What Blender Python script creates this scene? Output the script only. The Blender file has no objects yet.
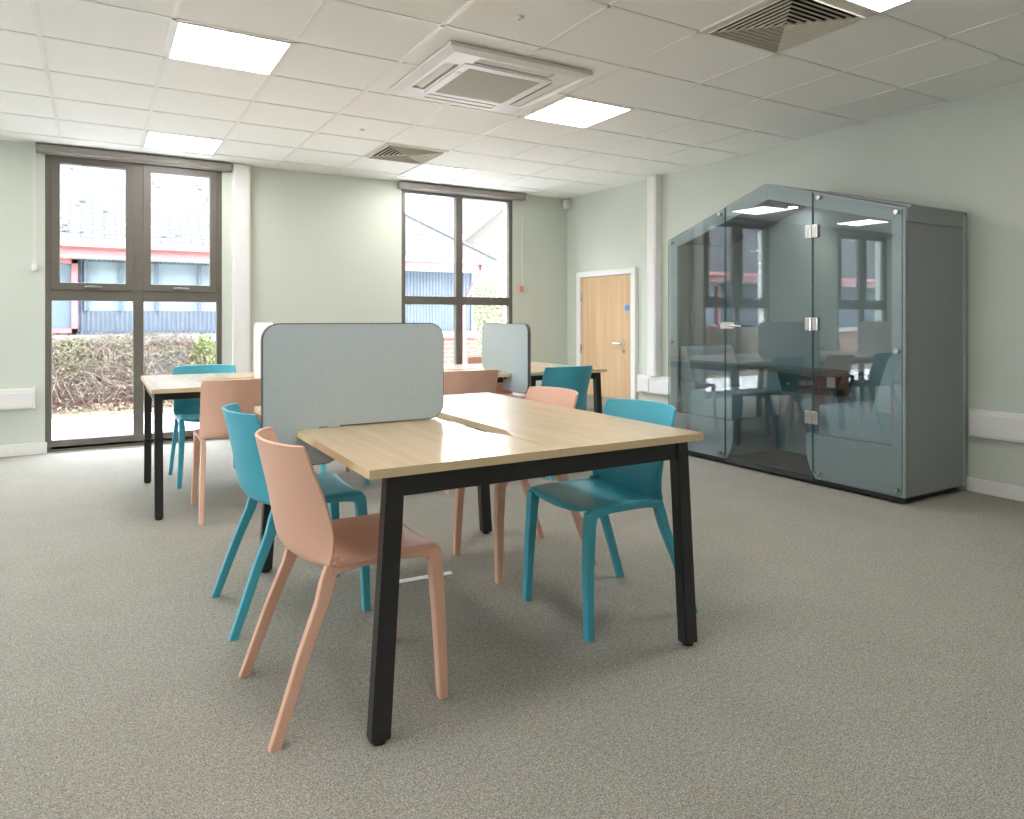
import bpy, bmesh, math, random
from mathutils import Vector, Matrix
random.seed(7)
C = bpy.context.scene.collection
CAM = 1.1624; CEIL = 2.6624; YB = 7.30; XR = 5.09; XL = -5.3; YF = -3.4

# ------------------------------------------------------------ materials
def mat(name, col, rough=.5, metal=0, spec=.5, coat=0):
    m = bpy.data.materials.new(name); m.use_nodes = True
    b = m.node_tree.nodes['Principled BSDF']
    b.inputs['Base Color'].default_value = (*col, 1); b.inputs['Roughness'].default_value = rough
    b.inputs['Metallic'].default_value = metal; b.inputs['Specular IOR Level'].default_value = spec
    b.inputs['Coat Weight'].default_value = coat
    return m
def nt(m): return m.node_tree.nodes, m.node_tree.links, m.node_tree.nodes['Principled BSDF']
def noise_col(m, stops, scale=20, detail=4, stretch=(1, 1, 1), bump=0, dist=.01, rot=(0, 0, 0), rough=.5, coord='Object'):
    n, l, b = nt(m)
    tc = n.new('ShaderNodeTexCoord'); mp = n.new('ShaderNodeMapping'); mp.inputs['Scale'].default_value = stretch
    mp.inputs['Rotation'].default_value = rot
    no = n.new('ShaderNodeTexNoise'); no.inputs['Scale'].default_value = scale; no.inputs['Detail'].default_value = detail
    no.inputs['Roughness'].default_value = rough
    cr = n.new('ShaderNodeValToRGB')
    while len(cr.color_ramp.elements) < len(stops): cr.color_ramp.elements.new(.5)
    for e, (p, c) in zip(cr.color_ramp.elements, stops): e.position = p; e.color = (*c, 1)
    l.new(tc.outputs[coord], mp.inputs['Vector']); l.new(mp.outputs[0], no.inputs['Vector'])
    l.new(no.outputs['Fac'], cr.inputs['Fac']); l.new(cr.outputs['Color'], b.inputs['Base Color'])
    if bump:
        bp = n.new('ShaderNodeBump'); bp.inputs['Strength'].default_value = bump; bp.inputs['Distance'].default_value = dist
        l.new(no.outputs['Fac'], bp.inputs['Height']); l.new(bp.outputs[0], b.inputs['Normal'])
    return cr, mp
def sc3(c, k): return tuple(x * k for x in c)
def soft(name, col, var=.06, scale=3, rough=.5, bump=0, bscale=None, **k):
    m = mat(name, col, rough, **k)
    noise_col(m, [(.3, sc3(col, 1 - var)), (.7, sc3(col, 1 + var))], scale, 5, bump=bump, dist=.002)
    return m
def emit(name, col, s):
    m = bpy.data.materials.new(name); m.use_nodes = True; n = m.node_tree.nodes; l = m.node_tree.links
    n.clear(); e = n.new('ShaderNodeEmission'); e.inputs[0].default_value = (*col, 1); e.inputs[1].default_value = s
    o = n.new('ShaderNodeOutputMaterial'); l.new(e.outputs[0], o.inputs[0]); return m
def glass(name, tint, ior=1.5, gain=1.0, rough=0.0):
    m = bpy.data.materials.new(name); m.use_nodes = True; n = m.node_tree.nodes; l = m.node_tree.links; n.clear()
    t = n.new('ShaderNodeBsdfTransparent'); t.inputs[0].default_value = (*tint, 1)
    g = n.new('ShaderNodeBsdfGlossy'); g.inputs['Roughness'].default_value = rough; g.inputs['Color'].default_value = (1, 1, 1, 1)
    f = n.new('ShaderNodeFresnel'); ge = n.new('ShaderNodeNewGeometry'); io = n.new('ShaderNodeMix')
    io.inputs['A'].default_value = ior; io.inputs['B'].default_value = 1 / ior   # the exit face reflects like the entry face
    l.new(ge.outputs['Backfacing'], io.inputs['Factor']); l.new(io.outputs['Result'], f.inputs['IOR'])
    mu = n.new('ShaderNodeMath'); mu.operation = 'MULTIPLY'; mu.inputs[1].default_value = gain; mu.use_clamp = True
    mx = n.new('ShaderNodeMixShader'); o = n.new('ShaderNodeOutputMaterial')
    l.new(f.outputs[0], mu.inputs[0]); l.new(mu.outputs[0], mx.inputs[0]); l.new(t.outputs[0], mx.inputs[1]); l.new(g.outputs[0], mx.inputs[2])
    l.new(mx.outputs[0], o.inputs[0]); return m

M = {}
M['wall'] = soft('sage_paint', (.605, .645, .575), .02, 2, .72)
M['white'] = soft('white_gloss_paint', (.80, .79, .77), .02, 3, .35)
M['pvc'] = soft('white_plastic', (.80, .79, .78), .015, 3, .38)
M['ceil'] = soft('mineral_fibre_tile', (.88, .87, .85), .02, 60, .85, bump=.15)
M['tbar'] = soft('white_ceiling_grid_metal', (.82, .815, .79), .01, 5, .38)
M['frame'] = soft('grey_brown_aluminium', (.135, .122, .102), .05, 6, .38)
M['blind'] = soft('grey_blind_cassette', (.30, .275, .25), .04, 5, .45)
M['black'] = soft('black_powder_coat', (.022, .022, .023), .1, 40, .34)
M['pink'] = soft('salmon_plastic', (.79, .47, .345), .02, 4, .36)
M['teal'] = soft('teal_plastic', (.07, .42, .545), .03, 4, .38)
M['chrome'] = soft('satin_steel', (.62, .60, .57), .03, 12, .25, metal=1)
M['dark'] = soft('shadow_black_rubber', (.02, .02, .02), .1, 10, .7)
M['panel'] = emit('light_diffuser', (1, .975, .94), 10.0)
M['podled'] = emit('pod_downlight', (1, .97, .92), 80.0)
M['winglass'] = glass('window_glass', (.96, .96, .96), 1.5, 1.0)
M['podglass'] = glass('tinted_pod_glass', (.89, .925, .935), 1.52, 1.6)
M['concrete'] = soft('pale_paving', (.62, .60, .57), .04, 4, .85)
M['soil'] = soft('leaf_litter', (.22, .17, .12), .4, 18, .95)
M['red'] = soft('red_painted_metal', (.32, .125, .125), .08, 5, .4)
M['cream'] = soft('cream_render', (.40, .39, .36), .04, 5, .8)
M['coping'] = soft('stone_coping', (.30, .28, .25), .08, 8, .8)
M['twig'] = soft('dry_twig', (.15, .115, .09), .3, 9, .9)
M['leafg'] = soft('green_yellow_leaf', (.12, .14, .045), .45, 4, .7)
M['curtain_refl'] = soft('pale_curtain_and_reflection', (.16, .20, .22), .1, 6, .8)  # pale colour holds both the curtains and the reflections in the glazing
M['darkglass'] = mat('dark_room_glass', (.10, .13, .16), .08)
M['label_blue'] = soft('blue_sign_vinyl', (.08, .30, .75), .03, 9, .4)
M['podfelt'] = soft('pod_grey_felt', (.27, .29, .29), .06, 90, .9, bump=.06)
M['podfront'] = soft('pod_grey_front', (.33, .39, .40), .03, 30, .5)
M['podinner'] = soft('pod_inner_felt', (.22, .265, .27), .08, 80, .92)
M['podseat'] = soft('pod_seat_fabric', (.36, .46, .49), .08, 120, .92, bump=.2)
M['podpanel'] = soft('pod_blue_grey_fabric', (.13, .19, .24), .08, 90, .9)
M['podtable'] = soft('dark_pod_tabletop', (.10, .075, .06), .15, 14, .35)
M['screen'] = mat('light_blue_grey_felt', (.42, .49, .53), .92)
noise_col(M['screen'], [(.25, (.42, .53, .575)), (.5, (.475, .575, .62)), (.78, (.54, .615, .65))], 60, 8, stretch=(1, 1, 1), rough=.8, bump=.15, dist=.002)
M['sheenfelt'] = soft('sheen_white_felt', (.78, .80, .84), .02, 50, .85)  # felt whitened to carry the window sheen on one far screen
M['piping'] = soft('dark_grey_edge', (.13, .13, .14), .1, 40, .9)
M['socket'] = soft('white_socket_plastic', (.8, .8, .78), .01, 3, .4)

def carpet():
    m = mat('grey_loop_carpet', (.3, .29, .27), .97, spec=.1); n, l, b = nt(m)
    tc = n.new('ShaderNodeTexCoord')
    a = n.new('ShaderNodeTexNoise'); a.inputs['Scale'].default_value = 190; a.inputs['Detail'].default_value = 4; a.inputs['Roughness'].default_value = .8
    c = n.new('ShaderNodeTexNoise'); c.inputs['Scale'].default_value = 60; c.inputs['Detail'].default_value = 6; c.inputs['Roughness'].default_value = .75
    d = n.new('ShaderNodeTexNoise'); d.inputs['Scale'].default_value = 5; d.inputs['Detail'].default_value = 4
    cr = n.new('ShaderNodeValToRGB'); e = cr.color_ramp.elements
    e[0].position = .36; e[0].color = (.105, .098, .080, 1); e[1].position = .66; e[1].color = (.66, .64, .585, 1)
    k = e.new(.5); k.color = (.325, .31, .272, 1)
    mx = n.new('ShaderNodeMath'); mx.operation = 'MULTIPLY_ADD'; mx.inputs[1].default_value = .78
    m2 = n.new('ShaderNodeMath'); m2.operation = 'MULTIPLY'; m2.inputs[1].default_value = .22
    mc = n.new('ShaderNodeMix'); mc.data_type = 'RGBA'; mc.blend_type = 'MULTIPLY'; mc.inputs['Factor'].default_value = .5
    r2 = n.new('ShaderNodeValToRGB'); r2.color_ramp.elements[0].position = .3; r2.color_ramp.elements[0].color = (.86, .86, .86, 1); r2.color_ramp.elements[1].position = .7
    for x in (a, c, d): l.new(tc.outputs['Object'], x.inputs['Vector'])
    l.new(c.outputs['Fac'], m2.inputs[0]); l.new(a.outputs['Fac'], mx.inputs[0]); l.new(m2.outputs[0], mx.inputs[2])
    l.new(mx.outputs[0], cr.inputs['Fac']); l.new(d.outputs['Fac'], r2.inputs['Fac'])
    l.new(cr.outputs['Color'], mc.inputs['A']); l.new(r2.outputs['Color'], mc.inputs['B']); l.new(mc.outputs['Result'], b.inputs['Base Color'])
    bp = n.new('ShaderNodeBump'); bp.inputs['Strength'].default_value = .35; bp.inputs['Distance'].default_value = .002
    l.new(mx.outputs[0], bp.inputs['Height']); l.new(bp.outputs[0], b.inputs['Normal'])
    return m
M['carpet'] = carpet()
def wood(name, cols, stretch, scale, rough, bump=0):
    m = mat(name, cols[0], rough, coat=.3 if rough < .3 else 0)
    m.node_tree.nodes['Principled BSDF'].inputs['Coat Roughness'].default_value = .16
    noise_col(m, [(.25, cols[0]), (.5, cols[1]), (.75, cols[2])], scale, 6, stretch=stretch, rough=.6)
    return m
M['top'] = wood('maple_desktop', [(.60, .425, .245), (.655, .475, .285), (.71, .53, .335)], (14, 1.2, 10), 1.6, .23)
M['topb'] = wood('maple_desktop_crosswise', [(.60, .425, .245), (.655, .475, .285), (.71, .53, .335)], (1.2, 14, 10), 1.6, .23)
M['edge'] = wood('maple_edge_band', [(.68, .53, .32), (.72, .565, .345), (.76, .60, .37)], (3, 3, 30), 1.6, .5)
M['door'] = wood('oak_veneer', [(.50, .32, .17), (.60, .40, .23), (.68, .47, .28)], (10, 10, .5), 1.3, .45)

def brickmat(name, c1, c2, mortar, w, h, ms=.012, off=.5, rot=(math.pi / 2, 0, 0), bump=.3):
    m = mat(name, c1, .9); n, l, b = nt(m)
    tc = n.new('ShaderNodeTexCoord'); mp = n.new('ShaderNodeMapping'); mp.inputs['Rotation'].default_value = rot
    br = n.new('ShaderNodeTexBrick'); br.inputs['Color1'].default_value = (*c1, 1); br.inputs['Color2'].default_value = (*c2, 1); br.inputs['Mortar'].default_value = (*mortar, 1)
    br.inputs['Scale'].default_value = 1; br.inputs['Brick Width'].default_value = w; br.inputs['Row Height'].default_value = h; br.inputs['Mortar Size'].default_value = ms
    br.offset = off; br.inputs['Bias'].default_value = -.2
    l.new(tc.outputs['Object'], mp.inputs[0]); l.new(mp.outputs[0], br.inputs['Vector']); l.new(br.outputs['Color'], b.inputs['Base Color'])
    bp = n.new('ShaderNodeBump'); bp.inputs['Strength'].default_value = bump; bp.inputs['Distance'].default_value = .01; bp.invert = True
    l.new(br.outputs['Fac'], bp.inputs['Height']); l.new(bp.outputs[0], b.inputs['Normal'])
    return m
M['brick'] = brickmat('red_brick', (.20, .075, .055), (.16, .065, .05), (.20, .17, .14), .225, .075)
M['slate'] = brickmat('grey_slates', (.048, .048, .048), (.041, .041, .042), (.019, .019, .020), .26, .095, .010, rot=(0, 0, 0))
M['slateh'] = brickmat('grey_slates_hip', (.048, .048, .048), (.041, .041, .042), (.019, .019, .020), .095, .26, .010, rot=(0, 0, 0))
M['clad'] = soft('blue_grey_corrugated_sheet', (.075, .092, .118), .08, 5, .5)
M['palebrick'] = brickmat('pale_buff_brick', (.085, .070, .058), (.075, .060, .05), (.10, .09, .08), .225, .075)

# ------------------------------------------------------------ geometry helpers
def worldloc(p):
    v = Vector((0, 0, 0))
    while p is not None: v += p.location; p = p.parent
    return v
def obj(name, vs, fs, m, parent=None, smooth=False, local=False, mats=None, fm=None):
    off = Vector((0, 0, 0)) if (local or parent is None) else worldloc(parent)
    me = bpy.data.meshes.new(name); me.from_pydata([tuple(Vector(v) - off) for v in vs], [], fs)
    for x in (mats or [m]): me.materials.append(x)
    if fm:
        for p, i in zip(me.polygons, fm): p.material_index = i
    if smooth: me.polygons.foreach_set('use_smooth', [True] * len(me.polygons))
    me.update(); o = bpy.data.objects.new(name, me); C.objects.link(o)
    if parent is not None: o.parent = parent
    return o
class MB:
    def __init__(s): s.v = []; s.f = []; s.fm = []
    def add(s, vs, fs, mi=0):
        b = len(s.v); s.v += [tuple(v) for v in vs]; s.f += [tuple(b + i for i in f) for f in fs]; s.fm += [mi] * len(fs)
    def box(s, lo, hi, bev=0, mi=0):
        if bev:
            bm = bmesh.new(); bmesh.ops.create_cube(bm, size=1)
            for v in bm.verts: v.co = Vector([(lo[i] + hi[i]) / 2 + v.co[i] * (hi[i] - lo[i]) for i in range(3)])
            bmesh.ops.bevel(bm, geom=bm.edges[:], offset=bev, segments=2, affect='EDGES', profile=.6)
            bm.verts.index_update(); s.add([v.co for v in bm.verts], [[v.index for v in f.verts] for f in bm.faces], mi); bm.free(); return
        x0, y0, z0 = lo; x1, y1, z1 = hi
        s.add([(x0, y0, z0), (x1, y0, z0), (x1, y1, z0), (x0, y1, z0), (x0, y0, z1), (x1, y0, z1), (x1, y1, z1), (x0, y1, z1)],
              [(0, 3, 2, 1), (4, 5, 6, 7), (0, 1, 5, 4), (1, 2, 6, 5), (2, 3, 7, 6), (3, 0, 4, 7)], mi)
    def cyl(s, c, r, h, axis='z', n=20, r2=None, mi=0):
        r2 = r if r2 is None else r2; a = []
        for k, (rr, hh) in enumerate(((r, 0), (r2, h))):
            for i in range(n):
                t = 2 * math.pi * i / n; p = (rr * math.cos(t), rr * math.sin(t), hh)
                if axis == 'x': p = (p[2], p[0], p[1])
                if axis == 'y': p = (p[1], p[2], p[0])
                a.append((c[0] + p[0], c[1] + p[1], c[2] + p[2]))
        s.add(a, [tuple(range(n))[::-1], tuple(range(n, 2 * n))] + [(i, (i + 1) % n, n + (i + 1) % n, n + i) for i in range(n)], mi)
    def tube(s, pts, r, n=8, mi=0):
        pts = [Vector(p) for p in pts]; a = []
        for i, p in enumerate(pts):
            d = (pts[min(i + 1, len(pts) - 1)] - pts[max(i - 1, 0)]).normalized()
            u = d.orthogonal().normalized() if i == 0 else (u - d * u.dot(d)).normalized(); w = d.cross(u)
            for k in range(n):
                t = 2 * math.pi * k / n; a.append(p + (u * math.cos(t) + w * math.sin(t)) * r)
        m = len(pts); fs = [(i * n + k, i * n + (k + 1) % n, (i + 1) * n + (k + 1) % n, (i + 1) * n + k) for i in range(m - 1) for k in range(n)]
        s.add(a, fs + [tuple(range(n))[::-1], tuple(range((m - 1) * n, m * n))], mi)
    def prism(s, poly, f, a, b, mi=0, mi_side=None):
        """poly of 2D points, f(u,v,w)->xyz, w from a to b"""
        n = len(poly); v = [f(u, w_, a) for u, w_ in poly] + [f(u, w_, b) for u, w_ in poly]
        s.add(v, [tuple(range(n))[::-1], tuple(range(n, 2 * n))], mi)
        s.add(v, [(i, (i + 1) % n, n + (i + 1) % n, n + i) for i in range(n)], mi if mi_side is None else mi_side)
    def build(s, name, m, parent=None, smooth=False, mats=None, local=False):
        o = obj(name, s.v, s.f, m, parent, smooth, local, mats, s.fm)
        bm = bmesh.new(); bm.from_mesh(o.data); bmesh.ops.recalc_face_normals(bm, faces=bm.faces[:])
        if smooth:
            for e in bm.edges:
                if len(e.link_faces) == 2 and e.calc_face_angle(0) > math.radians(38): e.smooth = False
        bm.to_mesh(o.data); bm.free(); return o
def box(name, lo, hi, m, parent=None, bev=0):
    b = MB(); b.box(lo, hi, bev); return b.build(name, m, parent)
def tag(o, label, cat, group=None, kind=None):
    o['label'] = label; o['category'] = cat
    if group: o['group'] = group
    if kind: o['kind'] = kind
    return o
def struct(o, label=None):
    o['kind'] = 'structure'
    if label: o['label'] = label
    return o
def empty(name, loc, rz=0):
    o = bpy.data.objects.new(name, None); o.location = loc; o.rotation_euler = (0, 0, rz); o.empty_display_size = .1; C.objects.link(o); return o
def copy_tree(o, parent=None):
    c = o.copy(); C.objects.link(c)
    if parent is not None: c.parent = parent
    for ch in [x for x in o.children]: copy_tree(ch, c)
    return c
def rrect(x0, y0, x1, y1, r, n=6):
    if not isinstance(r, (list, tuple)): r = [r] * 4
    out = []
    for (cx, cy, a), rr in zip(((x0, y0, 180), (x1, y0, 270), (x1, y1, 0), (x0, y1, 90)), r):
        px = cx + (rr if cx == x0 else -rr); py = cy + (rr if cy == y0 else -rr)
        if rr < 1e-6: out.append((cx, cy)); continue
        for i in range(n + 1):
            t = math.radians(a + 90 * i / n); out.append((px + rr * math.cos(t), py + rr * math.sin(t)))
    return out
XY = lambda u, v, w: (u, v, w)
XZ = lambda u, v, w: (u, w, v)
YZ = lambda u, v, w: (w, u, v)

# ------------------------------------------------------------ room
WIN = [(-.387, 1.040), (2.880, 4.292), (-3.52, -2.09)]
WT = 2.60; WB = .004
struct(box('floor', (XL - .2, YF - .2, -.12), (XR + .2, YB + .22, 0), M['carpet']), 'grey mottled loop carpet')
struct(box('ceiling', (XL - .2, YF - .2, CEIL + .004), (XR + .2, YB + .22, CEIL + .12), M['ceil']), 'suspended ceiling of white square tiles')
g = MB(); GX = [.334 + .597 * k for k in range(-9, 8)]; GY = [2.09 + .607 * k for k in range(-9, 9)]
for x in GX: g.box((x - .012, YF, CEIL - .0), (x + .012, YB, CEIL + .006))
for y in GY: g.box((XL, y - .012, CEIL - .0), (XR, y + .012, CEIL + .006))
g.box((XR - .016, YF, CEIL - .0), (XR, YB, CEIL + .006)); g.box((XL, YB - .016, CEIL - .0), (XR, YB, CEIL + .006))
struct(g.build('trim_1', M['tbar']), 'white ceiling grid bars between the tiles')
w = MB(); xs = [XL - .2] + [v for p in sorted(WIN) for v in p] + [XR + .2]
for i in range(0, len(xs), 2): w.box((xs[i], YB, -.1), (xs[i + 1], YB + .22, CEIL + .1))
for a, b in WIN:
    w.box((a, YB, WT), (b, YB + .22, CEIL + .1)); w.box((a, YB, -.1), (b, YB + .22, WB))
struct(w.build('wall_back', M['wall']), 'sage green wall with the tall windows')
struct(box('wall_right', (XR, YF - .2, -.1), (XR + .2, YB + .22, CEIL + .1), M['wall']), 'sage green wall behind the pod')
LW = (3.0, 4.43); LS = .86   # unseen window added in left wall to brighten pod front and chair backs
b = MB(); b.box((XL - .2, YF - .2, -.1), (XL, LW[0], CEIL + .1)); b.box((XL - .2, LW[1], -.1), (XL, YB + .22, CEIL + .1)); b.box((XL - .2, LW[0], WT), (XL, LW[1], CEIL + .1)); b.box((XL - .2, LW[0], -.1), (XL, LW[1], LS))
struct(b.build('wall_left', M['wall']), 'sage green wall')
struct(box('wall_front', (XL - .2, YF - .2, -.1), (XR + .2, YF, CEIL + .1), M['wall']), 'sage green wall')
b = MB()
xs = [XL] + [v for p in sorted(WIN) for v in (p[0] + .015, p[1] - .015)] + [XR]
for i in range(0, len(xs), 2):
    b.box((xs[i], YB - .018, 0), (xs[i + 1], YB, .098), .003)
struct(b.build('baseboard_back', M['white']))
b = MB(); b.box((XR - .018, YF, 0), (XR, 5.95, .09), .003); struct(b.build('baseboard_right', M['white']))
b = MB(); b.box((XL, YF, 0), (XL + .018, YB, .09), .003); struct(b.build('baseboard_left', M['white']))
b = MB(); b.box((XL, YF, 0), (XR, YF + .018, .09), .003); struct(b.build('baseboard_front', M['white']))

def bars(mb, x0, x1, z0, z1, wdt, y0, y1, bev=.004):
    mb.box((x0, y0, z0), (x0 + wdt, y1, z1), bev); mb.box((x1 - wdt, y0, z0), (x1, y1, z1), bev)
    mb.box((x0 + wdt * .9, y0 + .001, z0), (x1 - wdt * .9, y1 - .001, z0 + wdt), bev); mb.box((x0 + wdt * .9, y0 + .001, z1 - wdt), (x1 - wdt * .9, y1 - .001, z1), bev)
def window(k, x0, x1, opening, lab):
    y0, y1 = YB + .002, YB + .072; xm = (x0 + x1) / 2; TZ = 1.365
    root = empty('window_%d' % k, (xm, YB, WB)); struct(root, lab)
    f = MB(); wd = .048
    bars(f, x0, x1, WB, WT, wd, y0, y1)
    f.box((xm - .042, y0 - .001, WB + .04), (xm + .042, y1 - .004, WT - .04), .004)
    f.box((x0 + .04, y0 + .002, TZ - .045), (x1 - .04, y1 - .002, TZ + .05), .004)
    f.box((x0 + .04, y0 + .001, WB + .02), (x1 - .04, y1 - .001, .104), .004)
    o = f.build('window_frame', M['frame'], root)
    if opening:
        for a, c in ((x0 + wd - .004, xm - .038), (xm + .038, x1 - wd + .004)):
            s = MB(); bars(s, a, c, TZ + .050, WT - wd + .030, .064, y0 - .010, y1 - .012); so = s.build('sash', M['frame'], root)
            h = MB(); cx = (a + c) / 2; h.box((cx - .07, y0 - .040, TZ + .072), (cx + .07, y0 - .034, TZ + .088), .005); h.box((cx - .045, y0 - .036, TZ + .070), (cx - .005, y0 - .014, TZ + .092), .003)
            ho = h.build('handle', M['chrome'], so); ho['label'] = 'silver window handle'
    gl = MB(); yy = (y0 + y1) / 2
    e = .1 if opening else .04
    for a, c in ((x0 + .04, xm - .04), (xm + .04, x1 - .04)):
        gl.box((a, yy, WB + .06), (c, yy + .006, TZ - .04)); gl.box((a + (.03 if opening else 0), yy, TZ + .05), (c - (.03 if opening else 0), yy + .006, WT - .03))
    gl.build('window_pane', M['winglass'], root)
    return root
window(1, *WIN[0], True, 'tall four-pane window with two opening top sashes left')
window(2, *WIN[1], False, 'tall four-pane fixed window between left window and door')
window(3, *WIN[2], True, 'tall four-pane window out of frame at left')

w4 = empty('window_4', (XL, 3.7, LS)); struct(w4, 'unseen window added in the left wall for its light')  # unseen opening, added for the daylight it lets in
f = MB()
for a, c in ((LW[0], LW[0] + .05), (LW[1] - .05, LW[1]), (3.675, 3.755)): f.box((XL - .072, a, LS), (XL - .002, c, WT), .004)
for a, c in ((LS, LS + .07), (1.32, 1.41), (WT - .05, WT)): f.box((XL - .071, LW[0] + .04, a), (XL - .003, LW[1] - .04, c), .004)
f.build('window_frame', M['frame'], w4)
f = MB(); f.box((XL - .04, LW[0] + .04, LS + .05), (XL - .034, LW[1] - .04, WT - .04)); f.build('window_pane', M['winglass'], w4)

def cassette(x0, x1, lab):
    root = empty('roller_blind', ((x0 + x1) / 2, YB - .04, 2.585)); tag(root, lab, 'blind', 'roller blinds rolled up above the windows')
    b = MB(); b.prism(rrect(YB - .085, 2.588, YB - .001, 2.655, [.022, .004, .004, .012]), lambda u, v, w: (w, u, v), x0, x1); b.build('cassette', M['blind'], root, smooth=True)
    for a, c in ((x0 - .006, x0), (x1, x1 + .006)):
        b = MB(); b.prism(rrect(YB - .088, 2.584, YB, 2.658, [.024, .004, .004, .012]), lambda u, v, w: (w, u, v), a, c); b.build('end_cap', M['blind'], root)
    b = MB(); b.box((x0 + .03, YB - .05, 2.576), (x1 - .03, YB - .03, 2.590), .004); b.build('bottom_bar', M['blind'], root)
    return root
cassette(-.444, 1.105, 'brown-grey rolled-up blind cassette above the tall window at far left')
cassette(2.839, 4.425, 'brown-grey rolled-up blind cassette above the fixed window nearest the door')
cassette(-3.58, -2.03, 'brown-grey rolled-up blind cassette above the window out of frame')
def cord(x, z0, m, lab, red=False):
    root = empty('blind_pull_cord', (x, YB - .03, z0)); tag(root, lab, 'blind cord', 'blind pull cords')
    b = MB(); b.tube([(x - .006, YB - .03, 2.62), (x - .006, YB - .03, z0 + .03)], .0022, 6); b.tube([(x + .006, YB - .03, 2.62), (x + .006, YB - .03, z0 + .03)], .0022, 6); b.build('cord', M['pvc'], root)
    b = MB(); b.box((x - .018, YB - .045, z0 - .03), (x + .018, YB, z0 + .035), .008)
    o = b.build('cord_tensioner', m, root)
    if red: o['label'] = 'small red and white cord tensioner'
cord(-.462, 1.60, M['pvc'], 'thin white blind cord hanging left of the far left window')
M['redpl'] = soft('pale_red_plastic', (.75, .22, .16), .03, 5, .4)
cord(4.405, 1.52, M['redpl'], 'thin white blind cord with red clip right of the fixed window', True)

# trunking
def trunk(name, lo, hi, lab, cat='cable trunking', seams=(), ax='x'):
    root = empty(name, ((lo[0] + hi[0]) / 2, (lo[1] + hi[1]) / 2, lo[2])); tag(root, lab, cat)
    b = MB(); b.box(lo, hi, .006); b.build('trunking_body', M['pvc'], root)
    return root
t = trunk('dado_trunking', (XL + .001, YB - .055, .40), (-.459, YB - .001, .568), 'long white box trunking low on wall, ending left of the far left window')
b = MB(); b.box((-.475, YB - .060, .395), (-.457, YB - .0, .573), .003); b.build('end_cap', M['pvc'], t)
b = MB(); b.box((XL, YB - .062, .415), (-.476, YB - .05, .535), .003); b.build('trunking_lid', M['pvc'], t)
t = trunk('dado_trunking', (XR - .055, YF, .377), (XR - .001, 2.535, .560), 'long white box trunking low on wall, right of the pod')
b = MB(); b.box((XR - .064, YF + .01, .392), (XR - .05, 2.53, .530), .003); b.build('trunking_lid', M['pvc'], t)
t = trunk('dado_trunking', (XR - .055, 4.67, .377), (XR - .001, 5.90, .560), 'short white box trunking low on wall between the pod and door')
b = MB(); b.box((XR - .064, 4.68, .392), (XR - .05, 5.565, .530), .003); b.box((XR - .064, 5.72, .392), (XR - .05, 5.88, .530), .003); b.build('trunking_lid', M['pvc'], t)
b = MB(); b.box((XR - .060, 5.888, .372), (XR, 5.905, .565), .003); b.build('end_cap', M['pvc'], t)
t = trunk('vertical_trunking', (1.128, YB - .06, .098), (1.290, YB, CEIL), 'white floor-to-ceiling boxing right of the far left window')
b = MB(); b.box((1.140, YB - .066, .1), (1.278, YB - .05, CEIL - .002), .003); b.build('trunking_lid', M['pvc'], t)
t = trunk('vertical_trunking', (5.0, 5.576, .56), (XR, 5.71, CEIL), 'white vertical boxing on wall between the door and pod')
b = MB(); b.box((4.994, 5.59, .562), (5.006, 5.696, CEIL - .002), .003); b.build('trunking_lid', M['pvc'], t)

# door
d = empty('door_1', (XR - .03, 6.515, 0)); struct(d, 'oak veneer door with silver lever handle in white frame')
DY0, DY1 = 6.032, 6.965
b = MB(); b.box((XR - .03, DY0, .012), (XR - .002, DY1, 1.655), .003); lf = b.build('door_leaf', M['door'], d)
b = MB(); b.box((XR - .045, 5.956, 0), (XR, DY0 - .003, 1.725), .005); b.box((XR - .045, DY1 + .003, 0), (XR, 7.045, 1.725), .005); b.box((XR - .0445, DY0 - .01, 1.658), (XR, DY1 + .01, 1.7245), .005); b.build('door_frame', M['white'], d)
b = MB(); b.box((XR - .034, DY0 + .03, .03), (XR - .029, DY1 - .03, .262), .001); o = b.build('kick_plate', M['chrome'], d); o['label'] = 'grey metal kick plate'
b = MB(); b.cyl((XR - .038, 6.17, .885), .028, .010, 'x'); b.tube([(XR - .036, 6.17, .885), (XR - .075, 6.17, .885), (XR - .08, 6.19, .886), (XR - .08, 6.30, .886)], .010, 10); o = b.build('door_handle', M['chrome'], d, True); o['label'] = 'silver lever handle'
b = MB(); b.cyl((XR - .038, 6.165, .80), .026, .010, 'x'); b.box((XR - .052, 6.160, .785), (XR - .036, 6.170, .815), .003); b.build('thumb_turn', M['chrome'], d, True)
for z in (1.42, .80, .2): 
    b = MB(); b.box((XR - .037, 6.950, z - .05), (XR - .028, 6.971, z + .05), .002); b.cyl((XR - .038, 6.964, z - .05), .006, .10, 'z', 10); b.build('hinge', M['chrome'], d)
b = MB(); b.cyl((XR - .034, 6.105, 1.285), .038, .004, 'x', 28); o = b.build('sign', M['label_blue'], d); o['label'] = 'round blue door sign'
b = MB(); b.cyl((XR - .036, 6.105, 1.285), .030, .003, 'x', 28); b.build('sign_rim', M['socket'], o)
b = MB(); b.cyl((XR - .0375, 6.105, 1.285), .0275, .003, 'x', 28); b.build('sign_face', M['label_blue'], o)

# PIR sensor in the corner
r = empty('motion_sensor', (5.05, 7.26, 2.53)); tag(r, 'small white motion sensor high in the far corner', 'sensor')
b = MB(); b.box((5.0, 7.20, 2.53), (5.07, 7.27, 2.635), .012); b.build('sensor_body', M['pvc'], r)
b = MB(); b.box((4.985, 7.185, 2.545), (5.035, 7.235, 2.59), .01); b.build('lens', M['white'], r)
b = MB(); b.box((5.04, 7.24, 2.57), (5.085, 7.295, 2.61), .004); b.build('bracket', M['pvc'], r)

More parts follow.
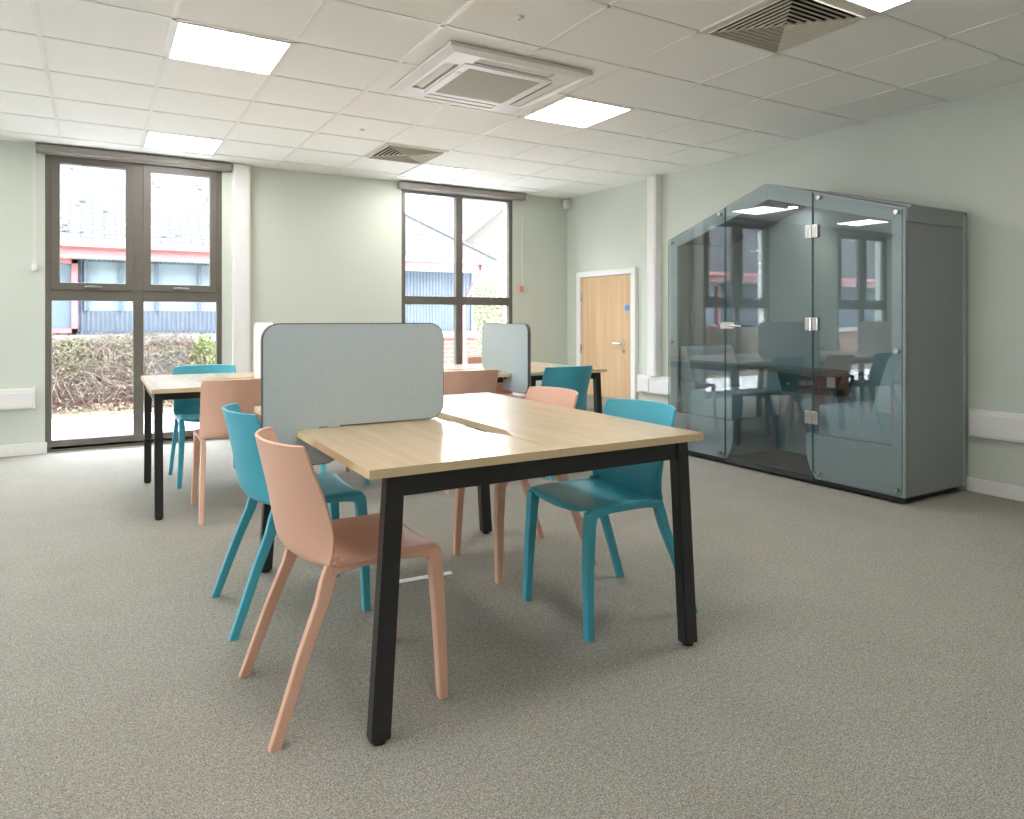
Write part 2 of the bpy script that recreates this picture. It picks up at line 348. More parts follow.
# ------------------------------------------------------------ ceiling fittings
def panel_light(x0, y0, lab):
    x1, y1 = x0 + .573, y0 + .583
    root = empty('ceiling_light', ((x0 + x1) / 2, (y0 + y1) / 2, CEIL)); tag(root, lab, 'light', 'square light panels in the ceiling')
    b = MB(); z0, z1 = CEIL - .004, CEIL + .004
    b.box((x0, y0, z0), (x0 + .012, y1, z1)); b.box((x1 - .012, y0, z0), (x1, y1, z1)); b.box((x0 + .012, y0, z0), (x1 - .012, y0 + .012, z1)); b.box((x0 + .012, y1 - .012, z0), (x1 - .012, y1, z1))
    b.build('light_frame', M['tbar'], root)
    box('diffuser', (x0 + .012, y0 + .012, CEIL - .001), (x1 - .012, y1 - .012, CEIL + .003), M['panel'], root)
LX = [.334 + .012, 2.722 + .0]; 
for ix, x in enumerate([.346, 2.734, -2.042, -4.43]):
    for iy, y in enumerate([6.351, 3.923, 1.495, -.933]):
        labs = {(0, 0): 'square glowing panel above the tall window at far left', (1, 0): 'square glowing panel above the fixed window nearest the door',
                (0, 1): 'large square glowing panel at upper left of the ceiling', (1, 1): 'square glowing panel beside the air conditioning cassette',
                (1, 2): 'glowing panel cut by the top edge, beside the big louvred vent'}
        if (ix, iy) == (1, 3): continue
        panel_light(x, y, labs.get((ix, iy), 'square glowing ceiling panel outside the picture'))
def louvre(x0, y0, s, depth, n, lab, dark):
    root = empty('ceiling_vent', (x0 + s / 2, y0 + s / 2, CEIL)); tag(root, lab, 'vent', 'louvred ceiling vents')
    cx, cy = x0 + s / 2, y0 + s / 2
    b = MB(); o_, i_ = s / 2, s / 2 - .035
    for a in range(4):
        R = Matrix.Rotation(a * math.pi / 2, 3, 'Z')
        q = [(-o_, -o_, -.006), (o_, -o_, -.006), (i_, -i_, -.010), (-i_, -i_, -.010), (-o_, -o_, .003), (o_, -o_, .003), (i_, -i_, .003), (-i_, -i_, .003)]
        b.add([R @ Vector(v) + Vector((cx, cy, CEIL)) for v in q], [(0, 1, 2, 3), (4, 7, 6, 5), (0, 4, 5, 1), (2, 6, 7, 3)])
    b.build('vent_frame', M['vent'], root)
    box('vent_backing', (cx - i_, cy - i_, CEIL + .0005), (cx + i_, cy + i_, CEIL + .003), M['dark'], root)
    st = i_ / n
    for k in range(n):
        ro = i_ - k * st + .004; ri = max(ro - st * .55, .002); zo = -.004 - .001 * k; zi = zo - .030
        b = MB()
        for a in range(4):
            R = Matrix.Rotation(a * math.pi / 2, 3, 'Z')
            # blade: outer edge low, rising towards the middle
            q = [(-ri, -ri, -.001), (ri, -ri, -.001), (ro, -ro, -depth), (-ro, -ro, -depth), (-ri, -ri, .0015), (ri, -ri, .0015), (ro, -ro, -depth - .003), (-ro, -ro, -depth - .003)]
            b.add([R @ Vector(v) + Vector((cx, cy, CEIL)) for v in q], [(0, 1, 2, 3), (4, 7, 6, 5), (2, 6, 7, 3), (0, 4, 5, 1)])
            q = [(-ro, -ro, -depth), (ro, -ro, -depth), (ro - .003, -ro + .003, -depth - .007), (-ro + .003, -ro + .003, -depth - .007), (-ro + .004, -ro + .004, -depth), (ro - .004, -ro + .004, -depth)]
            b.add([R @ Vector(v) + Vector((cx, cy, CEIL)) for v in q], [(0, 1, 2, 3), (3, 2, 5, 4)])
        b.build('louvre_ring', M['vent'], root)
M['vent'] = soft('cream_vent_metal', (.66, .63, .55), .03, 6, .45)
louvre(2.712, 2.094, .590, .012, 8, 'large cream square louvred vent at top right of the ceiling', True)
louvre(2.128, 5.742, .586, .012, 7, 'small-looking square louvred vent near the far fixed window', True)

# air conditioning cassette
ac = empty('air_conditioning_cassette', (2.12, 3.93, CEIL - .035)); tag(ac, 'large white square air conditioning cassette in ceiling centre', 'air conditioner')
ax, ay, hs = 2.12, 3.93, .475; z1 = CEIL - .001; z0 = CEIL - .034
def ringprism(b, ro, ri, za, zb, slots=False):
    for a in range(4):
        R = Matrix.Rotation(a * math.pi / 2, 3, 'Z')
        q = [(-ro, -ro, za), (ro, -ro, za), (ri, -ri, zb), (-ri, -ri, zb)]
        b.add([R @ Vector(v) + Vector((ax, ay, 0)) for v in q], [(0, 1, 2, 3)])
b = MB(); ringprism(b, hs, hs, z1, z0 + .012); ringprism(b, hs, hs - .05, z0 + .012, z0); ringprism(b, hs - .05, .40, z0, z0); ringprism(b, .315, .30, z0, z0)
for a in range(4):
    R = Matrix.Rotation(a * math.pi / 2, 3, 'Z')
    for s in (-1, 1):
        q = [(s * .40, -.40, z0), (s * .315, -.315, z0), (s * .255, -.315, z0), (s * .255, -.40, z0)]
        b.add([R @ Vector(v) + Vector((ax, ay, 0)) for v in q], [(0, 1, 2, 3)])
    b.add([R @ Vector(v) + Vector((ax, ay, 0)) for v in [(-.255, -.40, z0), (.255, -.40, z0), (.255, -.40, z0 + .028), (-.255, -.40, z0 + .028)]], [(0, 1, 2, 3)])
    b.add([R @ Vector(v) + Vector((ax, ay, 0)) for v in [(-.255, -.315, z0), (.255, -.315, z0), (.255, -.315, z0 + .028), (-.255, -.315, z0 + .028)]], [(0, 1, 2, 3)])
    for sx in (-.255, .255):
        b.add([R @ Vector(v) + Vector((ax, ay, 0)) for v in [(sx, -.40, z0), (sx, -.315, z0), (sx, -.315, z0 + .028), (sx, -.40, z0 + .028)]], [(0, 1, 2, 3)])
b.build('cassette_panel', M['pvc'], ac)
for a in range(4):
    R = Matrix.Rotation(a * math.pi / 2, 3, 'Z')
    def rb(name, lo, hi, m):
        b = MB(); b.box(lo, hi, .0015); b.v = [tuple(R @ Vector(v) + Vector((ax, ay, 0))) for v in b.v]; return b.build(name, m, ac)
    rb('air_slot', (-.254, -.399, z0 + .020), (.254, -.316, z0 + .027), M['dark'])
    b = MB()
    if a in (0, 3): q = [(-.25, -.385, z0 + .018), (.25, -.385, z0 + .018), (.25, -.335, z0 + .002), (-.25, -.335, z0 + .002)]
    else: q = [(-.25, -.395, z0 + .004), (.25, -.395, z0 + .004), (.25, -.325, z0 - .002), (-.25, -.325, z0 - .002)]
    b.add([R @ Vector(v) + Vector((ax, ay, 0)) for v in q] + [R @ Vector((v[0], v[1], v[2] + .003)) + Vector((ax, ay, 0)) for v in q], [(0, 1, 2, 3), (4, 7, 6, 5), (0, 4, 5, 1), (2, 6, 7, 3)])
    b.build('air_flap', M['pvc'], ac)
b = MB(); b.box((ax - .30, ay - .30, z0 - .006), (ax + .30, ay + .30, z0 + .006), .004); gr = b.build('intake_grille', M['pvc'], ac)
b = MB(); b.box((ax - .245, ay - .245, z0 - .0075), (ax + .245, ay + .245, z0 - .005), .001); b.build('grille_mesh', soft('grey_grille_mesh', (.52, .50, .46), .05, 200, .8), gr)
b = MB(); b.box((ax - .28, ay - .17, z0 - .012), (ax - .262, ay - .14, z0 - .005), .002); b.build('latch', M['socket'], gr)
for (x, y, lab) in ((1.815, 3.02, 'small round ceiling disc with green glint at top centre'), (1.817, 5.45, 'tiny round white ceiling disc left of the small vent')):
    r = empty('ceiling_sensor', (x, y, CEIL)); tag(r, lab, 'ceiling sensor')
    b = MB(); b.cyl((x, y, CEIL - .008), .016, .012, 'z', 20, .022); b.build('sensor_body', M['pvc'], r, True)
    b = MB(); b.cyl((x, y, CEIL - .011), .007, .004, 'z', 12); o = b.build('indicator', soft('green_indicator', (.2, .6, .4), .02, 5, .3) if y < 4 else M['pvc'], r)

# ------------------------------------------------------------ chairs
def cat(P, u):
    n = len(P) - 1; k = min(int(u * n), n - 1); t = u * n - k
    p0, p1, p2, p3 = P[max(k - 1, 0)], P[k], P[k + 1], P[min(k + 2, n)]
    return tuple(.5 * ((2 * b) + (-a + c) * t + (2 * a - 5 * b + 4 * c - d) * t * t + (-a + 3 * b - 3 * c + d) * t ** 3) for a, b, c, d in zip(p0, p1, p2, p3))
# (x, z centre, half width, forward bow of side, raise of side)
PROF = [(0.253, 0.443, 0.208, 0.0, 0.028), (0.233, 0.462, 0.213, 0.0, 0.015), (0.16, 0.467, 0.215, 0, 0.01), (0.06, 0.463, 0.215, 0, 0.011), (-0.04, 0.46, 0.214, 0.006, 0.011), (-0.105, 0.459, 0.213, 0.026, 0.01), (-0.15, 0.467, 0.213, 0.06, 0.004), (-0.178, 0.5, 0.212, 0.094, 0.0), (-0.193, 0.56, 0.211, 0.108, 0), (-0.207, 0.64, 0.21, 0.102, 0), (-0.226, 0.73, 0.212, 0.088, 0), (-0.244, 0.81, 0.214, 0.078, -0.002)]
NS, NT, TH = 66, 22, .0105
def shell_point(u, t):
    x, z, h, bow, rz = cat(PROF, u)
    a = abs(t); x += bow * a ** 2.3; z += rz * a ** 2.2
    if u < .45: z -= .010 * max(0, (a - .86) / .14) ** 2
    if u > .97: z -= .004 * a ** 6
    return Vector((x, t * h, z))
def shell_data():
    P = [[None] * (NT + 1) for _ in range(NS + 1)]
    for i in range(NS + 1):
        u = i / NS
        for j in range(NT + 1):
            t = math.sin((j / NT - .5) * math.pi * .96) / math.sin(.5 * math.pi * .96)
            P[i][j] = shell_point(u, t)
    # round the top corners and front corners
    for i in range(NS + 1):
        for j in range(NT + 1):
            p = P[i][j]; u = i / NS
            if u > .9:
                k = (u - .9) / .1; a = abs(p.y) / .21
                if a > .82: p.y *= 1 - .045 * k ** 3 * ((a - .82) / .18)
            if u < .09:
                k = (.09 - u) / .09; a = abs(p.y) / .2
                if a > .8: p.x -= .012 * k * ((a - .8) / .2)
    N = [[None] * (NT + 1) for _ in range(NS + 1)]
    for i in range(NS + 1):
        for j in range(NT + 1):
            a = P[min(i + 1, NS)][j] - P[max(i - 1, 0)][j]; b = P[i][min(j + 1, NT)] - P[i][max(j - 1, 0)]
            N[i][j] = b.cross(a).normalized()
    if N[10][NT // 2].z < 0:
        N = [[-n for n in r] for r in N]
    return P, N
SH = shell_data(); SPLIT = 39
def shell_part(name, i0, i1, m, parent):
    P, N = SH; vs = []; nr = []; idx = {}
    for side in (0, 1):
        for i in range(i0, i1 + 1):
            for j in range(NT + 1):
                ed = min(1, min(i, NS - i) / 1.5, min(j, NT - j) / 1.0) if True else 1
                th = TH * (1 if side else 0)
                idx[side, i, j] = len(vs); vs.append(P[i][j] - N[i][j] * th); nr.append(-N[i][j] if side else N[i][j])
    fs = []
    for i in range(i0, i1):
        for j in range(NT):
            a, b, c, d_ = (0, i, j), (0, i, j + 1), (0, i + 1, j + 1), (0, i + 1, j)
            q = [idx[a], idx[b], idx[c], idx[d_]]
            nn = (vs[q[1]] - vs[q[0]]).cross(vs[q[3]] - vs[q[0]])
            if nn.dot(N[i][j]) < 0: q = q[::-1]
            fs.append(tuple(q))
            fs.append(tuple(v + len(vs) // 2 for v in q[::-1]))
    nsurf = len(fs); base = len(vs)
    def rim(path):
        b = len(vs)
        for (i, j) in path:
            o = vs[idx[0, i, j]]; u_ = vs[idx[1, i, j]]
            # rounded rim, pushed outwards a little
            jj = 1 if j == 0 else (-1 if j == NT else 0); ii = 1 if i == 0 else (-1 if i == NS else 0)
            out = Vector((0, 0, 0))
            if jj: out += (P[i][j] - P[i][j + jj]).normalized()
            if ii and i in (0, NS): out += (P[i][j] - P[i + ii][j]).normalized()
            out.normalize()
            vs.append(o); vs.append((o + u_) / 2 + out * .0035); vs.append(u_); nr.append((N[i][j] * .7 + out).normalized()); nr.append(out); nr.append((-N[i][j] * .7 + out).normalized())
        n = len(path)
        for k in range(n - 1):
            for s in (0, 1):
                q = (b + 3 * k + s, b + 3 * (k + 1) + s, b + 3 * (k + 1) + s + 1, b + 3 * k + s + 1)
                nn = (vs[q[1]] - vs[q[0]]).cross(vs[q[3]] - vs[q[0]]); fs.append(q if nn.dot(nr[q[0]]) > 0 else q[::-1])
    rim([(i, 0) for i in range(i0, i1 + 1)]); rim([(i, NT) for i in range(i0, i1 + 1)])
    if i0 == 0: rim([(0, j) for j in range(NT + 1)])
    if i1 == NS: rim([(NS, j) for j in range(NT + 1)])
    o = obj(name, vs, fs, m, parent, True, True)
    o.data.normals_split_custom_set_from_vertices([tuple(n) for n in nr])
    return o
def loft(b, secs, bev=.25):
    """secs: (centre, half x, half y); octagonal rounded section"""
    a = []
    for c, hx, hy in secs:
        e = bev * min(hx, hy)
        for px, py in ((hx - e, hy), (-hx + e, hy), (-hx, hy - e), (-hx, -hy + e), (-hx + e, -hy), (hx - e, -hy), (hx, -hy + e), (hx, hy - e)):
            a.append((c[0] + px, c[1] + py, c[2]))
    n = 8; m = len(secs)
    b.add(a, [(i * n + k, i * n + (k + 1) % n, (i + 1) * n + (k + 1) % n, (i + 1) * n + k) for i in range(m - 1) for k in range(n)] + [tuple(range(n)), tuple(range((m - 1) * n, m * n))[::-1]])
def make_chair(m, label):
    r = empty('dining_chair', (0, 0, 0)); tag(r, label, 'chair')
    shell_part('seat', 0, SPLIT, m, r)
    shell_part('backrest', SPLIT, NS, m, r)
    for s in (1, -1):
        b = MB()   # front leg: sweeps out of the seat corner
        loft(b, [((.210, s * .198, .463), .028, .012), ((.228, s * .197, .452), .024, .0175), ((.236, s * .195, .405), .0205, .019), ((.245, s * .200, .26), .0185, .0175), ((.252, s * .214, 0), .0145, .0145)], .22)
        b.build('leg', m, r, True, local=True)
        b = MB()   # rear leg: blade leaning back from the seat corner
        loft(b, [((-.080, s * .200, .482), .016, .006), ((-.087, s * .199, .455), .0215, .011), ((-.100, s * .199, .415), .0215, .0135), ((-.116, s * .202, .36), .0195, .0145), ((-.167, s * .212, .235), .018, .0135), ((-.252, s * .229, 0), .0155, .013)], .22)
        b.build('leg', m, r, True, local=True)
        b = MB()   # rail under the seat edge between the legs
        a = []
        for k in range(13):
            x = .222 - k * (.308 / 12); e = (abs(k - 6) / 6) ** 4 * .014
            yo = .2135
            for (dy, dz) in ((0, .470), (-.016, .465), (-.016, .449 - e), (-.004, .443 - e), (0, .447 - e)): a.append((x, s * (yo + dy), dz))
        n = 5; mm = 13
        b.add(a, [(i * n + k, i * n + (k + 1) % n, (i + 1) * n + (k + 1) % n, (i + 1) * n + k) for i in range(mm - 1) for k in range(n)] + [tuple(range(n)), tuple(range((mm - 1) * n, mm * n))[::-1]])
        b.build('seat_rail', m, r, True, local=True)
    for x, y in ((.13, .175), (.13, -.175), (.0, .175), (.0, -.175)):
        b = MB(); b.box((x - .016, y - .006, .440), (x + .016, y + .006, .458), .003); o = b.build('stacking_pad', M['socket'], r, local=True)
    return r
pr_pink = make_chair(M['pink'], 'salmon pink plastic chair nearest the camera, left of the front table')
pr_teal = make_chair(M['teal'], 'teal plastic chair on the left of front table, behind the nearest pink chair')
def place(src, x, y, deg, label, group):
    o = copy_tree(src) if src.get('used') else src
    src['used'] = 1
    o.location = (x, y, 0); o.rotation_euler = (0, 0, math.radians(deg)); o['label'] = label; o['group'] = group
    return o
GA, GB = 'chairs round the front table', 'chairs round the far table'
chairs = [(0, .665, 2.200, 0, 'salmon pink plastic chair nearest the camera, left of the front table', GA),
 (1, .678, 2.950, 0, 'teal chair left of the front table, behind the nearest pink chair', GA),
 (1, 1.785, 2.277, 180, 'bright teal chair on the pod side of front table, nearest its right leg', GA),
 (0, 1.780, 2.930, 180, 'salmon pink chair on the pod side of front table, behind the bright teal one', GA),
 (0, .735, 4.585, 90, 'salmon pink chair with its back to camera at left end of far table', GB),
 (1, 1.42, 4.53, 90, 'teal chair hidden behind the front screen, only its legs showing', GB),
 (0, 2.235, 4.53, 90, 'salmon pink chair with back to camera just right of the large front screen', GB),
 (1, 3.045, 4.51, 90, 'dark teal chair with back to camera at far table, nearest the oak door', GB),
 (1, .700, 5.590, -90, 'teal chair in front of the far left window, across the far table', GB),
 (0, 1.43, 5.53, -90, 'salmon pink chair across far table behind front screen, only a foot showing', GB),
 (0, 3.13, 5.60, -90, 'salmon pink chair across far table, mostly behind the small screen', GB)]
for k, x, y, dg, lab, g_ in chairs: place((pr_pink, pr_teal)[k], x, y, dg, lab, g_)
for o in (pr_pink, pr_teal): del o['used']
for o in C.objects:
    if 'used' in o: del o['used']

# ------------------------------------------------------------ bench desks
TZ0, TZ1 = .732, .757
def bench(name, loc, L, cuts, label, rot, W=1.231, slots=None, slot_side=0):
    """local: long axis y from 0 to L, x from 0 to 1.23. cuts = screen positions along y, on the x=0 side"""
    r = empty('bench_table', loc, rot); tag(r, label, 'table', 'bench tables')
    xm = W / 2; slots = slots or cuts; TM, EM = (M['top'] if rot == 0 else M['topb']), M['edge']
    tops = []
    for side in (0, 1):
        # outline of one top: outer edge at u=0 (with screen slots), inner edge at u=xm (with cable cut-outs)
        sl = slots if slot_side == side else []
        dp = .046 if side == 0 else .040
        p = [(0, 0), (xm - .001, 0)]
        for c in cuts: p += [(xm - .001, c - .52), (xm - dp, c - .40), (xm - dp, c + .40), (xm - .001, c + .52)]
        p += [(xm - .001, L), (0, L)]
        for c in reversed(sl): p += [(0, c + .0155), (.166, c + .0155), (.166, c - .0155), (0, c - .0155)]
        if side == 1: p = [(W - u, v) for u, v in p][::-1]
        # split concave outline via bmesh triangulation
        bm = bmesh.new(); lo = [bm.verts.new((x, y, TZ0)) for x, y in p]; f = bm.faces.new(lo)
        ex = bmesh.ops.extrude_face_region(bm, geom=[f]); 
        for v in [e for e in ex['geom'] if isinstance(e, bmesh.types.BMVert)]: v.co.z = TZ1
        bmesh.ops.triangulate(bm, faces=[q for q in bm.faces if len(q.verts) > 4]); bmesh.ops.recalc_face_normals(bm, faces=bm.faces[:])
        me = bpy.data.meshes.new('desktop'); 
        for q in bm.faces: q.material_index = 0 if abs(q.normal.z) > .5 else 1
        bm.to_mesh(me); bm.free(); me.materials.append(TM); me.materials.append(EM)
        o = bpy.data.objects.new('desktop', me); C.objects.link(o); o.parent = r
    ends = [.018, L - .018 - .045] + ([L / 2 - .0225] if L > 2 else [])
    for y in ends:
        for s in (0, 1):
            b = MB(); xt = (.058, .110) if s == 0 else (W - .110, W - .058); xb = (.012, .068) if s == 0 else (W - .066, W - .010)
            q = [(xb[0], y, .010), (xb[1], y, .010), (xb[1], y + .045, .010), (xb[0], y + .045, .010), (xt[0], y, TZ0 - .001), (xt[1], y, TZ0 - .001), (xt[1], y + .045, TZ0 - .001), (xt[0], y + .045, TZ0 - .001)]
            bm = bmesh.new(); vv = [bm.verts.new(v) for v in q]
            for f in ((0, 3, 2, 1), (4, 5, 6, 7), (0, 1, 5, 4), (1, 2, 6, 5), (2, 3, 7, 6), (3, 0, 4, 7)): bm.faces.new([vv[i] for i in f])
            bmesh.ops.bevel(bm, geom=bm.edges[:], offset=.003, segments=2, affect='EDGES'); bm.verts.index_update()
            b.add([v.co for v in bm.verts], [[v.index for v in f.verts] for f in bm.faces]); bm.free()
            lg = b.build('leg', M['black'], r, local=True)
            f = MB(); f.cyl(((xb[0] + xb[1]) / 2, y + .0225, 0), .019, .012, 'z', 16); f.build('foot', M['dark'], lg, local=True)
        b = MB(); b.box((.108, y + .006, TZ0 - .062), (W - .108, y + .040, TZ0 - .002), .003)
        b.box((.104, y + .010, TZ0 - .050), (.112, y + .035, TZ0 - .010)); b.build('cross_beam', M['black'], r, local=True)
    for x in (.13, W - .175):
        b = MB(); b.box((x, .055, TZ0 - .052), (x + .045, L - .055, TZ0 - .002), .003); b.build('side_beam', M['black'], r, local=True)
    return r
bench('a', (.627, 1.820, 0), 1.60, [.812], 'front maple-topped table with black splayed legs and a felt screen', 0)
# far bench lies along X: rotate -90 => local y -> +x, local x -> -y ... use +90 mirrored ordering
def bench_far():
    r = bench('b', (.268, 5.665, 0), 3.275, [.80, 2.40], 'long maple-topped far table with black legs, below the windows', -math.pi / 2, 1.14, [.657, 2.40], 1)
    return r
bench_far()

# desk screens (thing each): outline in (u along screen, z)
def screen(name, f, u0, u1, tab, z1, lab, z_top=.757, white=False):
    o0 = f(u0, .62, 0)
    r = empty('desk_screen', (o0[0], o0[1], .62)); tag(r, lab, 'desk screen', 'felt desk screens')
    def outline(e):
        out = []
        # start bottom tab
        a0, a1 = u0 + e, u1 - e; zb = .622 + e; zt = z1 - e; zm = z_top + .002 + e; ut = u0 + tab - e
        def arc(cx, cz, rr, s, t, n=7):
            for i in range(n + 1):
                th = math.radians(s + (t - s) * i / n); out.append((cx + rr * math.cos(th), cz + rr * math.sin(th)))
        R = .062 - e
        arc(a0 + R, zb + R, R, 180, 270); arc(ut - R, zb + R, R, 270, 360)
        out.append((ut, zm)); arc(a1 - R, zm + R, R, 270, 360); arc(a1 - R, zt - R, R, 0, 90); arc(a0 + R, zt - R, R, 90, 180)
        return out
    def slab(e, w0, w1, m, name, par):
        p = outline(e)
        bm = bmesh.new(); lo = [bm.verts.new(f(u, z, w0)) for u, z in p]; fc = bm.faces.new(lo)
        d = Vector(f(0, 0, w1)) - Vector(f(0, 0, w0)); ex = bmesh.ops.extrude_face_region(bm, geom=[fc])
        for v in [q for q in ex['geom'] if isinstance(q, bmesh.types.BMVert)]: v.co += d
        off = worldloc(par)
        for v in bm.verts: v.co -= off
        bmesh.ops.triangulate(bm, faces=[q for q in bm.faces if len(q.verts) > 4]); bmesh.ops.recalc_face_normals(bm, faces=bm.faces[:])
        me = bpy.data.meshes.new(name); bm.to_mesh(me); bm.free(); me.materials.append(m)
        o = bpy.data.objects.new(name, me); C.objects.link(o); o.parent = par; return o
    slab(0.0, -.0115, .0115, M['sheenfelt'] if white else M['piping'], 'edge_piping', r)
    slab(.004, -.0145, .0145, M['sheenfelt'] if white else M['screen'], 'felt_panel', r)
    b = MB(); u = u0 + tab - .062
    lo = f(u - .022, z_top - .05, -.017); hi = f(u + .012, z_top + .006, .017)
    lo, hi = [min(a, c) for a, c in zip(lo, hi)], [max(a, c) for a, c in zip(lo, hi)]
    b.box(lo, hi, .002); b.build('bracket', M['chrome'], r)
    return r
screen('a', lambda u, z, w: (u, 2.632 + w, z), .506, 1.216, .285, 1.146, 'large light blue-grey felt screen across the front table')
screen('b', lambda u, z, w: (2.668 + w, u, z), 4.30, 5.00, .39, 1.126, 'narrow-looking grey felt screen on the far table, near the oak door')
screen('c', lambda u, z, w: (.925 + w, u, z), 4.47, 5.00, .20, 1.137, 'screen whitened by window sheen on far table, only a strip showing left of the large grey screen', white=True)  # window sheen is put into the felt colour here

# white tape on the carpet
b = MB(); b.prism([(1.125, 2.925), (1.25, 2.92), (1.395, 2.908), (1.40, 2.946), (1.25, 2.958), (1.128, 2.964)], XY, .0005, .003)
tag(b.build('floor_tape', M['socket']), 'short white tape strip on carpet under the front table', 'tape')

# ------------------------------------------------------------ meeting pod
XP = 4.326; XB = 5.03
pod = empty('meeting_pod', (4.68, 3.59, 0)); tag(pod, 'grey house-shaped glass-fronted meeting pod against the right wall', 'meeting pod')
YC = 3.592; Y0, Y1 = 2.55, 4.634; ZE, ZP = 1.852, 2.173; ZB = .045
house = lambda i, zb: [(Y0 + i, zb), (Y1 - i, zb), (Y1 - i, ZE - i * .72), (YC, ZP - i * 1.18), (Y0 + i, ZE - i * .72)]
def hull(i0, i1, xa, xb, name, m, zb0=ZB, zb1=None):
    po, pi = house(i0, zb0), house(i1, zb0 if zb1 is None else zb1); b = MB(); n = 5
    v = [(xa, y, z) for y, z in po] + [(xb, y, z) for y, z in po] + [(xa, y, z) for y, z in pi] + [(xb, y, z) for y, z in pi]
    f = []
    for k in range(n):
        k2 = (k + 1) % n
        f += [(k, k2, n + k2, n + k), (2 * n + k, 3 * n + k, 3 * n + k2, 2 * n + k2), (k, 2 * n + k, 2 * n + k2, k2), (n + k, n + k2, 3 * n + k2, 3 * n + k)]
    b.add(v, f); return b.build(name, m, pod)
# side panels, roof panels, floor as separate parts
def slab_path(p0, p1, t_in, xa, xb, name, m):
    (y0, z0), (y1, z1), (y2, z2), (y3, z3) = p0[0], p1[0], p1[1], p0[1]
    b = MB(); b.add([(x, y, z) for x in (xa, xb) for y, z in ((y0, z0), (y1, z1), (y2, z2), (y3, z3))], [(0, 3, 2, 1), (4, 5, 6, 7), (0, 1, 5, 4), (1, 2, 6, 5), (2, 3, 7, 6), (3, 0, 4, 7)])
    o = b.build(name, m, pod); md = o.modifiers.new('bevel', 'BEVEL'); md.width = .004; md.segments = 2; return o
ho, hi_ = house(0, ZB), house(.05, ZB + .05)
XS = XP + .012; XE = XB - .045
slab_path((ho[0], hi_[0]), (ho[4], hi_[4]), 0, XS, XE, 'side_panel', M['podfelt'])
slab_path((ho[1], hi_[1]), (ho[2], hi_[2]), 0, XS, XE, 'side_panel', M['podfelt'])
slab_path((ho[4], hi_[4]), (ho[3], hi_[3]), 0, XS, XE, 'roof_panel', M['podfelt'])
slab_path((ho[2], hi_[2]), (ho[3], hi_[3]), 0, XS, XE, 'roof_panel', M['podfelt'])
# raised eave strip on the near side and lip seam
b = MB(); zt = 1.768
b.add([(x, y, z) for x in (XP + .014, XE) for y, z in ((Y0 - .006, zt), (Y0 - .006, ZE + .004), (Y0 + .012, ZE + .012), (Y0 + .012, zt))], [(0, 3, 2, 1), (4, 5, 6, 7), (0, 1, 5, 4), (1, 2, 6, 5), (2, 3, 7, 6), (3, 0, 4, 7)])
o = b.build('eave_strip', M['podfelt'], pod); o['label'] = 'separate felt strip along the eave'
def roof_lift(s):
    b = MB(); ya, za = (Y0 - .004, ZE + .002) if s < 0 else (Y1 + .004, ZE + .002); k = .8
    yb = ya + (YC - ya) * k * .72; zb = za + (ZP - ZE) * k * .72
    b.add([(x, y, z) for x in (XP + .06, XB + .01) for y, z in ((ya, za), (yb, zb), (yb, zb + .016), (ya, za + .022))], [(0, 3, 2, 1), (4, 5, 6, 7), (0, 1, 5, 4), (1, 2, 6, 5), (2, 3, 7, 6), (3, 0, 4, 7)])
    o = b.build('roof_cover', M['podfelt'], pod); md = o.modifiers.new('bevel', 'BEVEL'); md.width = .007; md.segments = 2
roof_lift(-1); roof_lift(1)
# back shell
b = MB(); b.prism(house(-.002, ZB), YZ, XB - .045, XB - .001); b.build('back_shell', M['podfront'], pod)
b = MB(); b.prism(house(.02, ZB), YZ, XB + .0005, XB + .03); b.build('back_cover', M['podfelt'], pod)
box('floor_mat', (XP + .02, Y0 + .05, ZB), (XB - .045, Y1 - .05, ZB + .012), soft('pod_dark_carpet', (.055, .052, .05), .25, 120, .95), pod)
b = MB(); b.box((XP + .03, Y0 + .04, .012), (XB - .05, Y1 - .04, ZB - .001)); b.build('plinth', M['black'], pod)
for y in (Y0 + .09, YC, Y1 - .09):
    for x in (XP + .055, XB - .09):
        b = MB(); b.cyl((x, y, 0), .022, .014, 'z', 14); b.build('levelling_foot', M['black'], pod)
b = MB(); b.box((XP + .004, Y0 + .01, .014), (XP + .03, Y1 - .01, ZB + .014), .003); b.build('front_plinth_strip', M['black'], pod)
# interior linings
b = MB(); b.prism([(Y0 + .05, ZB + .012), (Y1 - .05, ZB + .012), (Y1 - .05, ZE - .036), (YC, ZP - .059), (Y0 + .05, ZE - .036)], YZ, XB - .062, XB - .046); b.build('inner_back_panel', M['podinner'], pod)
# front frame: posts, top band, lower panels
FX0, FX1 = XP, XP + .024
YDL, YDR = 3.985, 3.195
fr = MB(); po = house(0, ZB)
inn = [(Y0 + .085, ZE - .072), (YC, ZP - .118), (Y1 - .085, ZE - .072)]
def quad(b, pts): b.add([(x, y, z) for x in (FX0, FX1) for y, z in pts], [(0, 3, 2, 1), (4, 5, 6, 7), (0, 1, 5, 4), (1, 2, 6, 5), (2, 3, 7, 6), (3, 0, 4, 7)])
quad(fr, [(Y0, ZB), (Y0 + .085, ZB), (Y0 + .085, ZE - .072), (Y0, ZE - .0)])
quad(fr, [(Y1, ZB), (Y1 - .085, ZB), (Y1 - .085, ZE - .072), (Y1, ZE - .0)])
quad(fr, [(Y0, ZE), (Y0 + .085, ZE - .072), inn[1], (YC, ZP)])
quad(fr, [(Y1, ZE), (Y1 - .085, ZE - .072), inn[1], (YC, ZP)])
fo = fr.build('front_frame', M['podfront'], pod); md = fo.modifiers.new('bevel', 'BEVEL'); md.width = .002
